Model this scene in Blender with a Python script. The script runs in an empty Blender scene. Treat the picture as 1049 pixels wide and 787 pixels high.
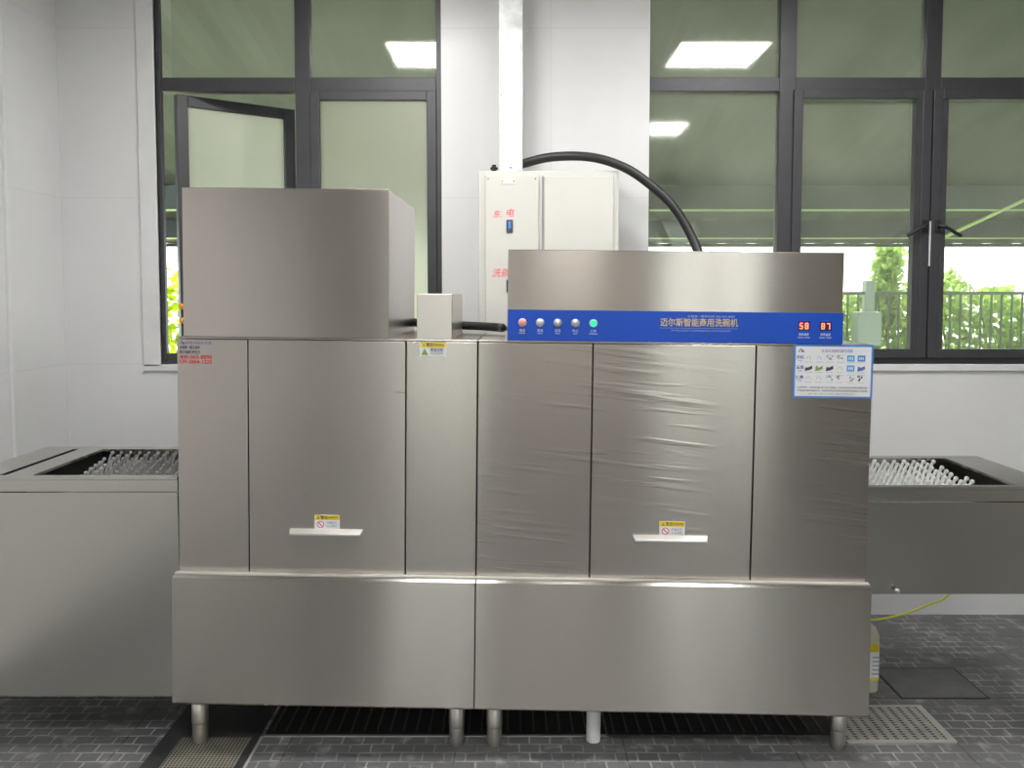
import bpy, bmesh, math, random
from mathutils import Vector, Matrix
random.seed(7)
C = bpy.context.scene.collection
S = bpy.context.scene

# ------------------------------------------------------------------ camera, world, exposure
cam_d = bpy.data.cameras.new('camera'); cam = bpy.data.objects.new('camera', cam_d); C.objects.link(cam)
cam.location = (0, -2.83, 1.61)
PITCH = math.radians(3.2)
cam.rotation_euler = (math.pi/2 - PITCH, 0, 0)
cam_d.sensor_fit = 'HORIZONTAL'; cam_d.sensor_width = 36
cam_d.lens = 36*850/1049
cam_d.shift_x = 0
cam_d.shift_y = -(91.5 - 850*math.tan(PITCH))/1049
cam_d.clip_end = 200
S.camera = cam

SKY = 3.2           # daylight outside
LAMP = 26.0          # ceiling panels
w = bpy.data.worlds.new('sky'); S.world = w; w.use_nodes = True
bg = w.node_tree.nodes['Background']
bg.inputs[0].default_value = (0.93, 0.98, 1.0, 1); bg.inputs[1].default_value = SKY
sun_d = bpy.data.lights.new('sun', 'SUN'); sun_d.energy = 8.0; sun_d.angle = math.radians(6); sun_d.color = (1, .96, .88)
sun = bpy.data.objects.new('sun', sun_d); C.objects.link(sun); sun.rotation_euler = (math.radians(-28), math.radians(14), 0)
sun.location = (0, 6, 9)
S.view_settings.view_transform = 'Standard'; S.view_settings.look = 'None'
S.view_settings.exposure = 0.62; S.view_settings.gamma = 1; S.view_settings.use_curve_mapping = False
S.cycles.use_denoising = True
S.cycles.max_bounces = 10; S.cycles.transparent_max_bounces = 16
S.cycles.sample_clamp_indirect = 6

# ------------------------------------------------------------------ materials
def newmat(name):
    m = bpy.data.materials.new(name); m.use_nodes = True
    nt = m.node_tree; nt.nodes.clear()
    out = nt.nodes.new('ShaderNodeOutputMaterial')
    return m, nt, out
def N(nt, kind, **kw):
    n = nt.nodes.new(kind)
    for k, v in kw.items():
        if isinstance(v, bpy.types.NodeSocket): nt.links.new(v, n.inputs[k.replace('_', ' ')])
        elif hasattr(n, k): setattr(n, k, v)
        else: n.inputs[k.replace('_', ' ')].default_value = v
    return n
def L(nt, a, b): nt.links.new(a, b)
def plain(name, col, rough=.5, metal=0, spec=.5, noise=.06, scale=8, bump=0, coat=0):
    m, nt, out = newmat(name)
    p = nt.nodes.new('ShaderNodeBsdfPrincipled'); L(nt, p.outputs[0], out.inputs[0])
    p.inputs['Roughness'].default_value = rough; p.inputs['Metallic'].default_value = metal
    p.inputs['Specular IOR Level'].default_value = spec; p.inputs['Coat Weight'].default_value = coat
    tc = nt.nodes.new('ShaderNodeTexCoord')
    nz = nt.nodes.new('ShaderNodeTexNoise'); nz.inputs['Scale'].default_value = scale; nz.inputs['Detail'].default_value = 4
    L(nt, tc.outputs['Object'], nz.inputs['Vector'])
    r = nt.nodes.new('ShaderNodeValToRGB')
    r.color_ramp.elements[0].position = .3; r.color_ramp.elements[1].position = .7
    r.color_ramp.elements[0].color = tuple(c*(1-noise) for c in col)+(1,)
    r.color_ramp.elements[1].color = tuple(min(1, c*(1+noise)) for c in col)+(1,)
    L(nt, nz.outputs['Fac'], r.inputs[0]); L(nt, r.outputs[0], p.inputs['Base Color'])
    if bump:
        b = nt.nodes.new('ShaderNodeBump'); b.inputs['Strength'].default_value = bump; b.inputs['Distance'].default_value = .003
        L(nt, nz.outputs['Fac'], b.inputs['Height']); L(nt, b.outputs[0], p.inputs['Normal'])
    return m
def emis(name, col, s):
    m, nt, out = newmat(name)
    e = nt.nodes.new('ShaderNodeEmission'); e.inputs[0].default_value = col+(1,); e.inputs[1].default_value = s
    L(nt, e.outputs[0], out.inputs[0]); return m
def math_node(nt, op, a, b=None):
    n = nt.nodes.new('ShaderNodeMath'); n.operation = op
    for i, v in enumerate((a, b)):
        if v is None: continue
        if isinstance(v, (int, float)): n.inputs[i].default_value = v
        else: L(nt, v, n.inputs[i])
    return n.outputs[0]

def steel(name, col=(.565, .52, .48), rough=.24, film=0.0, wob=.5, seed=0.0, aniso=.75, wscale=(1.4, 1.4, .5)):
    """sheet of stainless steel, brushed along the horizontal, slightly buckled; film = wrinkled protective film streaks"""
    m, nt, out = newmat(name)
    p = nt.nodes.new('ShaderNodeBsdfPrincipled'); L(nt, p.outputs[0], out.inputs[0])
    p.inputs['Metallic'].default_value = 1
    tc = nt.nodes.new('ShaderNodeTexCoord'); ge = nt.nodes.new('ShaderNodeNewGeometry')
    def noise(sc, detail=3, rgh=.5, off=0.0, tilt=0.0):
        mp = nt.nodes.new('ShaderNodeMapping'); mp.vector_type = 'TEXTURE' if tilt else 'POINT'
        mp.inputs['Scale'].default_value = tuple(1/c for c in sc) if tilt else sc; mp.inputs['Rotation'].default_value = (0, tilt, 0)
        mp.inputs['Location'].default_value = (seed+off, seed*.7, seed*1.3+off)
        L(nt, tc.outputs['Object'], mp.inputs[0])
        n = nt.nodes.new('ShaderNodeTexNoise'); n.inputs['Scale'].default_value = 1; n.inputs['Detail'].default_value = detail
        n.inputs['Roughness'].default_value = rgh
        L(nt, mp.outputs[0], n.inputs['Vector']); return n.outputs['Fac']
    grain = noise((3, 3, 130), 0)
    cloud = noise((2.2, 2.2, 2.2), 3, .5, 3.1)
    smear = noise((5, 5, 26), 4, .6, 7.7)
    # roughness
    r0 = math_node(nt, 'MULTIPLY_ADD', grain, .012)
    nt.nodes[-1].inputs[2].default_value = rough-.006
    r1 = math_node(nt, 'MULTIPLY_ADD', smear, .02); nt.nodes[-1].inputs[2].default_value = -.01
    rr = math_node(nt, 'ADD', r0, r1); L(nt, rr, p.inputs['Roughness'])
    # colour: faint grain
    mx = nt.nodes.new('ShaderNodeMix'); mx.data_type = 'RGBA'
    mx.inputs[6].default_value = tuple(c*.98 for c in col)+(1,); mx.inputs[7].default_value = tuple(min(1, c*1.015) for c in col)+(1,)
    L(nt, math_node(nt, 'ADD', math_node(nt, 'MULTIPLY', grain, .5), math_node(nt, 'MULTIPLY', cloud, .5)), mx.inputs[0])
    L(nt, mx.outputs[2], p.inputs['Base Color'])
    p.inputs['Anisotropic'].default_value = aniso; p.inputs['Anisotropic Rotation'].default_value = .25
    cr = nt.nodes.new('ShaderNodeVectorMath'); cr.operation = 'CROSS_PRODUCT'
    L(nt, ge.outputs['Normal'], cr.inputs[0]); cr.inputs[1].default_value = (.03, .02, 1)
    L(nt, cr.outputs[0], p.inputs['Tangent'])
    big = noise(wscale, 1, .3, 11.3)
    b1 = nt.nodes.new('ShaderNodeBump'); b1.inputs['Strength'].default_value = wob; b1.inputs['Distance'].default_value = .02
    L(nt, big, b1.inputs['Height'])
    last = b2 = b1
    if film:
        st = noise((2.0, 2.0, 34), 3, .5, 1.9, .10)
        msk = noise((1.6, 1.6, 1.6), 2, .5, 5.5)
        rm = nt.nodes.new('ShaderNodeMapRange'); rm.inputs[1].default_value = .38; rm.inputs[2].default_value = .58; L(nt, msk, rm.inputs[0])
        pw = nt.nodes.new('ShaderNodeMapRange'); pw.inputs[1].default_value = .5; pw.inputs[2].default_value = .75; L(nt, st, pw.inputs[0])
        h = math_node(nt, 'MULTIPLY', rm.outputs[0], pw.outputs[0])
        b3 = nt.nodes.new('ShaderNodeBump'); b3.inputs['Strength'].default_value = film; b3.inputs['Distance'].default_value = .004
        L(nt, h, b3.inputs['Height']); L(nt, b2.outputs[0], b3.inputs['Normal']); last = b3
    L(nt, last.outputs[0], p.inputs['Normal'])
    return m

def tile_wall(name, ax, col=(.73, .73, .74), w_=.8, h_=.817, zoff=1.267, xoff=0.0):
    m, nt, out = newmat(name)
    p = nt.nodes.new('ShaderNodeBsdfPrincipled'); L(nt, p.outputs[0], out.inputs[0])
    tc = nt.nodes.new('ShaderNodeTexCoord'); sp = nt.nodes.new('ShaderNodeSeparateXYZ'); L(nt, tc.outputs['Object'], sp.inputs[0])
    cb = nt.nodes.new('ShaderNodeCombineXYZ')
    L(nt, math_node(nt, 'SUBTRACT', sp.outputs[ax], xoff-8*w_), cb.inputs[0]); L(nt, math_node(nt, 'SUBTRACT', sp.outputs[2], zoff-8*h_), cb.inputs[1])
    br = nt.nodes.new('ShaderNodeTexBrick'); br.offset = 0; br.squash = 1
    br.inputs['Scale'].default_value = 1; br.inputs['Brick Width'].default_value = w_; br.inputs['Row Height'].default_value = h_
    br.inputs['Mortar Size'].default_value = .0022; br.inputs['Mortar Smooth'].default_value = .1; br.inputs['Bias'].default_value = -.0
    br.inputs['Color1'].default_value = col+(1,); br.inputs['Color2'].default_value = tuple(c*.985 for c in col)+(1,)
    br.inputs['Mortar'].default_value = tuple(c*.9 for c in col)+(1,)
    L(nt, cb.outputs[0], br.inputs['Vector'])
    nz = nt.nodes.new('ShaderNodeTexNoise'); nz.inputs['Scale'].default_value = 3.5; nz.inputs['Detail'].default_value = 5
    L(nt, tc.outputs['Object'], nz.inputs['Vector'])
    hs = nt.nodes.new('ShaderNodeHueSaturation')
    v = math_node(nt, 'MULTIPLY_ADD', nz.outputs['Fac'], .10); nt.nodes[-1].inputs[2].default_value = .95
    L(nt, v, hs.inputs['Value']); L(nt, br.outputs['Color'], hs.inputs['Color']); L(nt, hs.outputs[0], p.inputs['Base Color'])
    p.inputs['Roughness'].default_value = .28; p.inputs['Specular IOR Level'].default_value = .35
    b = nt.nodes.new('ShaderNodeBump'); b.inputs['Strength'].default_value = .25; b.inputs['Distance'].default_value = .01
    L(nt, nz.outputs['Fac'], b.inputs['Height']); L(nt, b.outputs[0], p.inputs['Normal'])
    return m

def glass(name, tint, frost=0.0):
    m, nt, out = newmat(name)
    tr = nt.nodes.new('ShaderNodeBsdfTransparent'); tr.inputs[0].default_value = tint+(1,)
    gl = nt.nodes.new('ShaderNodeBsdfGlossy'); gl.inputs['Roughness'].default_value = .05
    fr = nt.nodes.new('ShaderNodeFresnel'); fr.inputs[0].default_value = 1.6
    mx = nt.nodes.new('ShaderNodeMixShader')
    L(nt, fr.outputs[0], mx.inputs[0])
    if frost:
        rf = nt.nodes.new('ShaderNodeBsdfRefraction'); rf.inputs['IOR'].default_value = 1.2; rf.inputs['Roughness'].default_value = .55; rf.inputs[0].default_value = tint+(1,)
        tl = nt.nodes.new('ShaderNodeBsdfTranslucent'); tl.inputs[0].default_value = tuple(min(1, c*1.0) for c in tint)+(1,)
        m1 = nt.nodes.new('ShaderNodeMixShader'); m1.inputs[0].default_value = frost
        L(nt, rf.outputs[0], m1.inputs[1]); L(nt, tl.outputs[0], m1.inputs[2])
        tc = nt.nodes.new('ShaderNodeTexCoord'); nz = nt.nodes.new('ShaderNodeTexNoise'); nz.inputs['Scale'].default_value = 90
        L(nt, tc.outputs['Object'], nz.inputs['Vector'])
        b = nt.nodes.new('ShaderNodeBump'); b.inputs['Strength'].default_value = .1; L(nt, nz.outputs['Fac'], b.inputs['Height']); L(nt, b.outputs[0], rf.inputs['Normal'])
        L(nt, m1.outputs[0], mx.inputs[1]); gl.inputs['Roughness'].default_value = .25
    else:
        # faint grime, plus pale diffuse haze painted for the veil of reflected ceiling
        df = nt.nodes.new('ShaderNodeBsdfDiffuse'); df.inputs[0].default_value = (.62, .66, .56, 1)
        tc = nt.nodes.new('ShaderNodeTexCoord'); nz = nt.nodes.new('ShaderNodeTexNoise'); nz.inputs['Scale'].default_value = 2.5; nz.inputs['Detail'].default_value = 5
        L(nt, tc.outputs['Object'], nz.inputs['Vector'])
        k = math_node(nt, 'MULTIPLY', nz.outputs['Fac'], .30)
        m1 = nt.nodes.new('ShaderNodeMixShader'); L(nt, k, m1.inputs[0])
        L(nt, tr.outputs[0], m1.inputs[1]); L(nt, df.outputs[0], m1.inputs[2]); L(nt, m1.outputs[0], mx.inputs[1])
    L(nt, gl.outputs[0], mx.inputs[2]); L(nt, mx.outputs[0], out.inputs[0])
    return m

def floor_mat(name):
    """dark grey cement tiles printed with small setts, whitish worn joints"""
    m, nt, out = newmat(name)
    p = nt.nodes.new('ShaderNodeBsdfPrincipled'); L(nt, p.outputs[0], out.inputs[0])
    tc = nt.nodes.new('ShaderNodeTexCoord')
    mp = nt.nodes.new('ShaderNodeMapping'); L(nt, tc.outputs['Object'], mp.inputs[0]); mp.inputs['Location'].default_value = (5, 5, 0)
    br = nt.nodes.new('ShaderNodeTexBrick'); br.offset = .5; br.inputs['Scale'].default_value = 1
    br.inputs['Brick Width'].default_value = .075; br.inputs['Row Height'].default_value = .055; br.inputs['Mortar Size'].default_value = .0042; br.inputs['Mortar Smooth'].default_value = .4
    br.inputs['Color1'].default_value = (.13, .13, .135, 1); br.inputs['Color2'].default_value = (.19, .19, .196, 1); br.inputs['Mortar'].default_value = (.46, .46, .46, 1)
    nw = nt.nodes.new('ShaderNodeTexNoise'); nw.inputs['Scale'].default_value = 9; L(nt, mp.outputs[0], nw.inputs['Vector'])
    av = nt.nodes.new('ShaderNodeMixRGB'); av.blend_type = 'LINEAR_LIGHT'; av.inputs[0].default_value = .007
    L(nt, mp.outputs[0], av.inputs[1]); L(nt, nw.outputs['Color'], av.inputs[2]); L(nt, av.outputs[0], br.inputs['Vector'])
    slab = nt.nodes.new('ShaderNodeTexBrick'); slab.offset = 0; slab.inputs['Scale'].default_value = 1
    slab.inputs['Brick Width'].default_value = .6; slab.inputs['Row Height'].default_value = .6; slab.inputs['Mortar Size'].default_value = .003
    slab.inputs['Color1'].default_value = (1, 1, 1, 1); slab.inputs['Color2'].default_value = (.82, .82, .82, 1); slab.inputs['Mortar'].default_value = (.35, .35, .35, 1)
    L(nt, mp.outputs[0], slab.inputs['Vector'])
    n2 = nt.nodes.new('ShaderNodeTexNoise'); n2.inputs['Scale'].default_value = 3.2; n2.inputs['Detail'].default_value = 6; n2.inputs['Roughness'].default_value = .65
    L(nt, mp.outputs[0], n2.inputs['Vector'])
    rp = nt.nodes.new('ShaderNodeValToRGB'); rp.color_ramp.elements[0].position = .42; rp.color_ramp.elements[1].position = .62
    L(nt, n2.outputs['Fac'], rp.inputs[0])
    mx = nt.nodes.new('ShaderNodeMixRGB'); L(nt, rp.outputs[0], mx.inputs[0]); mx.inputs[1].default_value = (.13, .13, .135, 1); L(nt, br.outputs['Color'], mx.inputs[2])
    ml = nt.nodes.new('ShaderNodeMixRGB'); ml.blend_type = 'MULTIPLY'; ml.inputs[0].default_value = 1; L(nt, mx.outputs[0], ml.inputs[1]); L(nt, slab.outputs['Color'], ml.inputs[2])
    n3 = nt.nodes.new('ShaderNodeTexNoise'); n3.inputs['Scale'].default_value = 14; n3.inputs['Detail'].default_value = 8; L(nt, mp.outputs[0], n3.inputs['Vector'])
    r3 = nt.nodes.new('ShaderNodeValToRGB'); r3.color_ramp.elements[0].position = .56; r3.color_ramp.elements[1].position = .72
    r3.color_ramp.elements[1].color = (.35, .35, .35, 1); L(nt, n3.outputs['Fac'], r3.inputs[0])
    ad = nt.nodes.new('ShaderNodeMixRGB'); ad.blend_type = 'ADD'; ad.inputs[0].default_value = .45; L(nt, ml.outputs[0], ad.inputs[1]); L(nt, r3.outputs[0], ad.inputs[2])
    L(nt, ad.outputs[0], p.inputs['Base Color']); p.inputs['Roughness'].default_value = .42; p.inputs['Specular IOR Level'].default_value = .45
    b = nt.nodes.new('ShaderNodeBump'); b.inputs['Strength'].default_value = .35; b.inputs['Distance'].default_value = .004
    L(nt, br.outputs['Fac'], b.inputs['Height']); b.invert = True; L(nt, b.outputs[0], p.inputs['Normal'])
    return m

def perforated(name, col, sx, sy, hole=.3, slot=1.0, metal=.3):
    m, nt, out = newmat(name)
    p = nt.nodes.new('ShaderNodeBsdfPrincipled'); L(nt, p.outputs[0], out.inputs[0])
    tc = nt.nodes.new('ShaderNodeTexCoord'); sp = nt.nodes.new('ShaderNodeSeparateXYZ'); L(nt, tc.outputs['Object'], sp.inputs[0])
    def cell(a, s):
        u = math_node(nt, 'FRACT', math_node(nt, 'DIVIDE', math_node(nt, 'ADD', a, 10), s))
        return math_node(nt, 'ABSOLUTE', math_node(nt, 'SUBTRACT', u, .5))
    u = cell(sp.outputs[0], sx); v = cell(sp.outputs[1], sy)
    a = math_node(nt, 'LESS_THAN', u, hole); b = math_node(nt, 'LESS_THAN', v, hole*slot)
    k = math_node(nt, 'MULTIPLY', a, b)
    mx = nt.nodes.new('ShaderNodeMixRGB'); L(nt, k, mx.inputs[0]); mx.inputs[1].default_value = col+(1,); mx.inputs[2].default_value = (.02, .02, .02, 1)
    nz = nt.nodes.new('ShaderNodeTexNoise'); nz.inputs['Scale'].default_value = 18; L(nt, tc.outputs['Object'], nz.inputs['Vector'])
    m2 = nt.nodes.new('ShaderNodeMixRGB'); m2.blend_type = 'MULTIPLY'; m2.inputs[0].default_value = .5; L(nt, mx.outputs[0], m2.inputs[1]); L(nt, nz.outputs['Fac'], m2.inputs[2])
    L(nt, m2.outputs[0], p.inputs['Base Color']); p.inputs['Roughness'].default_value = .5; p.inputs['Metallic'].default_value = metal
    return m

M = {}
M['wall'] = tile_wall('white_wall_tile', 0, xoff=-2.21+.0)
M['wall_side'] = tile_wall('white_side_wall_tile', 1, xoff=1.27)
M['wall_room'] = plain('white_room_wall', (.62, .60, .575), .7, noise=.1, scale=1.2)
M['ceiling'] = plain('ceiling_panel', (.74, .74, .73), .6, noise=.03)
M['white_trim'] = plain('white_trim', (.72, .72, .73), .35, noise=.04)
M['floor'] = floor_mat('sett_printed_floor')
M['alu'] = plain('dark_grey_window_frame', (.048, .048, .055), .42, noise=.08, scale=20)
M['black_gasket'] = plain('black_gasket', (.012, .012, .014), .6)
M['glass'] = glass('green_tinted_glass', (.88, .92, .84))
M['frost'] = glass('frosted_green_glass', (.98, .98, .90), .62)
M['clear'] = glass('clear_glass', (.74, .75, .74))
M['steel'] = steel('brushed_steel', seed=0)
M['steel_l'] = steel('brushed_steel_left', seed=40.0, rough=.28, wob=.35)
M['steel_film'] = steel('brushed_steel_under_film', (.50, .458, .425), seed=5.1, film=.45, rough=.21, wob=.35, aniso=.85)
M['steel_base'] = steel('brushed_steel_base', (.585, .55, .505), seed=9.2, rough=.22, wob=.35, aniso=1, wscale=(1.7, 1.7, .35))
M['steel_table'] = steel('brushed_steel_table', (.56, .545, .50), seed=12.9, rough=.2, wob=.5, aniso=.8, wscale=(1.4, 1.4, .5))
M['steel_hood'] = steel('brushed_steel_hood', seed=21.2, rough=.2, wob=.3, aniso=.92, wscale=(1.2, 1.2, .3))
M['steel_leg'] = plain('polished_steel_leg', (.66, .63, .58), .36, metal=1, noise=.05)
M['steel_edge'] = plain('steel_edge', (.62, .60, .57), .45, metal=1, noise=.03)
M['steel_dark'] = plain('dark_steel_inside', (.03, .03, .03), .6, metal=.3)
M['ledge'] = plain('satin_ledge', (.66, .64, .60), .62, metal=.8, noise=.03)
M['handle'] = plain('bright_handle', (.86, .85, .83), .3, metal=.85, noise=.02)
M['galv'] = plain('galvanised_duct', (.70, .71, .72), .35, metal=.35, noise=.2, scale=16)
M['cabinet'] = plain('cream_enamel', (.64, .632, .60), .38, noise=.015)
M['black'] = plain('black_rubber', (.018, .018, .019), .45, bump=.1)
M['blue'] = plain('blue_panel_print', (.002, .072, .52), .35, noise=.04)
M['gold'] = plain('gold_lettering', (.80, .62, .22), .35, metal=.2)
M['white_ink'] = plain('white_ink', (.80, .83, .90), .5)
M['pale_blue_ink'] = plain('pale_blue_ink', (.35, .48, .80), .5)
M['dark_ink'] = plain('dark_ink', (.06, .06, .10), .5)
M['grey_ink'] = plain('grey_ink', (.32, .32, .36), .5)
M['blue_ink'] = plain('blue_ink', (.12, .14, .42), .5)
M['red_ink'] = plain('red_ink', (.62, .02, .03), .5)
M['marker'] = plain('red_marker', (.85, .05, .10), .5)
M['yellow'] = plain('yellow_print', (.85, .62, .02), .45)
M['sticker'] = plain('white_sticker', (.80, .81, .84), .4, noise=.01)
M['chart_blue'] = plain('chart_blue', (.07, .25, .68), .45)
M['chart_sky'] = plain('chart_sky', (.10, .42, .80), .45)
M['green_print'] = plain('green_print', (.25, .38, .10), .5)
M['plastic'] = plain('grey_white_plastic', (.60, .61, .60), .4, noise=.05)
M['plastic_dim'] = plain('grey_plastic', (.42, .42, .42), .42, noise=.08)
M['white_plastic'] = plain('white_plastic', (.74, .75, .74), .4)
M['jug'] = plain('milky_jug', (.62, .60, .50), .45)
M['jug_yellow'] = plain('yellow_label', (.82, .70, .03), .45)
M['orange'] = plain('orange_plastic', (.95, .38, .01), .4)
M['grate_black'] = plain('black_drain_cover', (.018, .018, .019), .5, spec=.3)
M['grate_rib'] = plain('drain_cover_rib', (.075, .075, .07), .4, spec=.5)
M['slab'] = plain('dark_floor_slab', (.115, .115, .118), .5, noise=.2, scale=12)
M['slab_dark'] = plain('smooth_dark_floor', (.04, .04, .042), .4, noise=.2, scale=12)  # smooth floor strip, darker than the setts
M['grate'] = perforated('perforated_cover', (.56, .55, .51), .036, .016, .2, 1.25)
M['grate_l'] = perforated('small_hole_cover', (.42, .40, .33), .0125, .0125, .30, 1.0)
M['led'] = emis('panel_light', (1, .985, .95), LAMP)
M['red_led'] = emis('red_display_digit', (1, .10, .03), 4.5)
M['green_led'] = emis('green_button_lamp', (.02, .78, .30), 1.3)
M['pink_lamp'] = plain('pink_button_cap', (.85, .28, .25), .35)
M['button'] = plain('silver_button_cap', (.66, .66, .66), .28, metal=.6)
M['display'] = plain('display_window', (.01, .03, .16), .2)
M['yellow_wire'] = plain('yellow_green_wire', (.55, .55, .05), .5)
M['concrete'] = plain('outdoor_concrete', (.42, .44, .40), .85, noise=.15, scale=2)
M['canopy'] = plain('green_grey_canopy_sheet', (.11, .12, .085), .6, noise=.12, scale=3)
M['purlin'] = plain('dark_green_purlin', (.03, .042, .034), .6)
M['pale_green'] = plain('pale_green_flange', (.45, .60, .22), .5)
M['fence'] = plain('grey_fence_paint', (.09, .11, .10), .5)
M['fence_post'] = plain('pale_fence_post', (.40, .46, .42), .6)
M['bark'] = plain('bark', (.10, .08, .04), .8)
def leaf(name, col):
    m, nt, out = newmat(name)
    d = nt.nodes.new('ShaderNodeBsdfDiffuse'); t = nt.nodes.new('ShaderNodeBsdfTranslucent'); mx = nt.nodes.new('ShaderNodeMixShader'); mx.inputs[0].default_value = .5
    tc = nt.nodes.new('ShaderNodeTexCoord'); nz = nt.nodes.new('ShaderNodeTexNoise'); nz.inputs['Scale'].default_value = 5; L(nt, tc.outputs['Object'], nz.inputs['Vector'])
    r = nt.nodes.new('ShaderNodeValToRGB'); r.color_ramp.elements[0].position = .35; r.color_ramp.elements[1].position = .65
    r.color_ramp.elements[0].color = tuple(c*.55 for c in col)+(1,); r.color_ramp.elements[1].color = col+(1,)
    L(nt, nz.outputs['Fac'], r.inputs[0]); L(nt, r.outputs[0], d.inputs[0]); L(nt, r.outputs[0], t.inputs[0])
    L(nt, d.outputs[0], mx.inputs[1]); L(nt, t.outputs[0], mx.inputs[2]); L(nt, mx.outputs[0], out.inputs[0]); return m
M['leaf'] = leaf('hedge_leaf', (.50, .68, .20)); M['leaf_y'] = leaf('yellow_green_leaf', (.60, .78, .05))

# ------------------------------------------------------------------ mesh helpers
def BM(): return bmesh.new()
def box(bm, x0, x1, y0, y1, z0, z1):
    v = [bm.verts.new(p) for p in ((x0,y0,z0),(x1,y0,z0),(x1,y1,z0),(x0,y1,z0),(x0,y0,z1),(x1,y0,z1),(x1,y1,z1),(x0,y1,z1))]
    for f in ((0,3,2,1),(4,5,6,7),(0,1,5,4),(1,2,6,5),(2,3,7,6),(3,0,4,7)): bm.faces.new([v[i] for i in f])
    return bm
def prism(bm, pts, axis, a0, a1):
    """extrude a 2-D outline along an axis; pts are the two other coordinates in xyz order"""
    def P(p, a):
        q = list(p); q.insert(axis, a); return q
    A = [bm.verts.new(P(p, a0)) for p in pts]; B = [bm.verts.new(P(p, a1)) for p in pts]
    n = len(pts)
    bm.faces.new(A); bm.faces.new(B[::-1])
    for i in range(n): bm.faces.new([A[i], B[i], B[(i+1) % n], A[(i+1) % n]][::-1])
    bmesh.ops.recalc_face_normals(bm, faces=bm.faces); return bm
def lathe(bm, prof, c=(0,0,0), axis='z', seg=24):
    """prof: (radius, height) list"""
    rings = []
    for r, h in prof:
        ring = []
        for i in range(seg):
            a = 2*math.pi*i/seg; u, v = r*math.cos(a), r*math.sin(a)
            p = (u, v, h) if axis == 'z' else (u, -h, v)     # 'y': grows towards the viewer
            ring.append(bm.verts.new((c[0]+p[0], c[1]+p[1], c[2]+p[2])))
        rings.append(ring)
    for a, b in zip(rings, rings[1:]):
        for i in range(seg): bm.faces.new([a[i], a[(i+1) % seg], b[(i+1) % seg], b[i]])
    bm.faces.new(rings[0][::-1]); bm.faces.new(rings[-1])
    bmesh.ops.recalc_face_normals(bm, faces=bm.faces); return bm
def spline(pts, n=10):
    P = [Vector(p) for p in pts]; P = [2*P[0]-P[1]] + P + [2*P[-1]-P[-2]]; out = []
    for i in range(1, len(P)-2):
        for k in range(n):
            t = k/n; a, b, c, d = P[i-1:i+3]
            out.append(.5*((2*b)+(-a+c)*t+(2*a-5*b+4*c-d)*t*t+(-a+3*b-3*c+d)*t**3))
    out.append(P[-2]); return out
def tube(bm, pts, r, seg=12):
    rings = []; up = Vector((0, 0, 1))
    for i, p in enumerate(pts):
        t = (pts[min(i+1, len(pts)-1)]-pts[max(i-1, 0)]).normalized()
        a = t.cross(up)
        if a.length < 1e-3: a = t.cross(Vector((0, 1, 0)))
        a.normalize(); b = t.cross(a); rr = r[i] if isinstance(r, (list, tuple)) else r
        rings.append([bm.verts.new(p+(a*math.cos(2*math.pi*k/seg)+b*math.sin(2*math.pi*k/seg))*rr) for k in range(seg)])
    for A, B in zip(rings, rings[1:]):
        for k in range(seg): bm.faces.new([A[k], A[(k+1) % seg], B[(k+1) % seg], B[k]])
    bm.faces.new(rings[0][::-1]); bm.faces.new(rings[-1]); bmesh.ops.recalc_face_normals(bm, faces=bm.faces); return bm
def obj(name, bm, mat, parent=None, bevel=0, smooth=False, loc=None, rot=None):
    me = bpy.data.meshes.new(name); bm.to_mesh(me); bm.free()
    for m in (mat if isinstance(mat, (list, tuple)) else [mat]): me.materials.append(m)
    o = bpy.data.objects.new(name, me); C.objects.link(o)
    if parent: o.parent = parent
    if loc: o.location = loc
    if rot: o.rotation_euler = rot
    if smooth:
        for f in me.polygons: f.use_smooth = True
    if bevel:
        b = o.modifiers.new('bevel', 'BEVEL'); b.width = bevel; b.segments = 2; b.limit_method = 'ANGLE'
    return o
def tag(o, label=None, cat=None, group=None, kind=None):
    if label: o['label'] = label
    if cat: o['category'] = cat
    if group: o['group'] = group
    if kind: o['kind'] = kind
    return o
def thing(name, label, cat, loc=(0,0,0), rot=(0,0,0), group=None, kind=None):
    o = bpy.data.objects.new(name, None); C.objects.link(o); o.empty_display_size = .05
    o.location = loc; o.rotation_euler = rot; return tag(o, label, cat, group, kind)
def struct(name, bm, mat, **k): return tag(obj(name, bm, mat, **k), kind='structure')
def text(name, body, size, x, y, z, mat, parent, ext=.0004, width=None, align='CENTER', bold=0, shear=0):
    """lettering standing upright, read from -Y; z is the middle of the line; width stretches it to fit"""
    cu = bpy.data.curves.new('tmp_text', 'FONT'); cu.body = body; cu.size = size; cu.align_x = align; cu.align_y = 'CENTER'
    cu.extrude = ext; cu.offset = bold; cu.shear = shear; cu.resolution_u = 2; cu.fill_mode = 'FRONT' if ext == 0 else 'BOTH'
    t = bpy.data.objects.new('tmp_text', cu); C.objects.link(t)
    dg = bpy.context.evaluated_depsgraph_get(); me = bpy.data.meshes.new_from_object(t.evaluated_get(dg))
    C.objects.unlink(t); bpy.data.objects.remove(t); bpy.data.curves.remove(cu)
    xs = [v.co.x for v in me.vertices]
    if xs:
        x0, x1 = min(xs), max(xs); y0, y1 = min(v.co.y for v in me.vertices), max(v.co.y for v in me.vertices)
        sx = width/(x1-x0) if width else 1
        cx = (x0+x1)/2 if align == 'CENTER' else x0
        for v in me.vertices: v.co = Vector(((v.co.x-cx)*sx, -v.co.z, v.co.y-(y0+y1)/2))
    me.materials.clear(); me.materials.append(mat); me.name = name
    o = bpy.data.objects.new(name, me); C.objects.link(o); o.parent = parent; o.location = (x, y, z); return o

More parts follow.
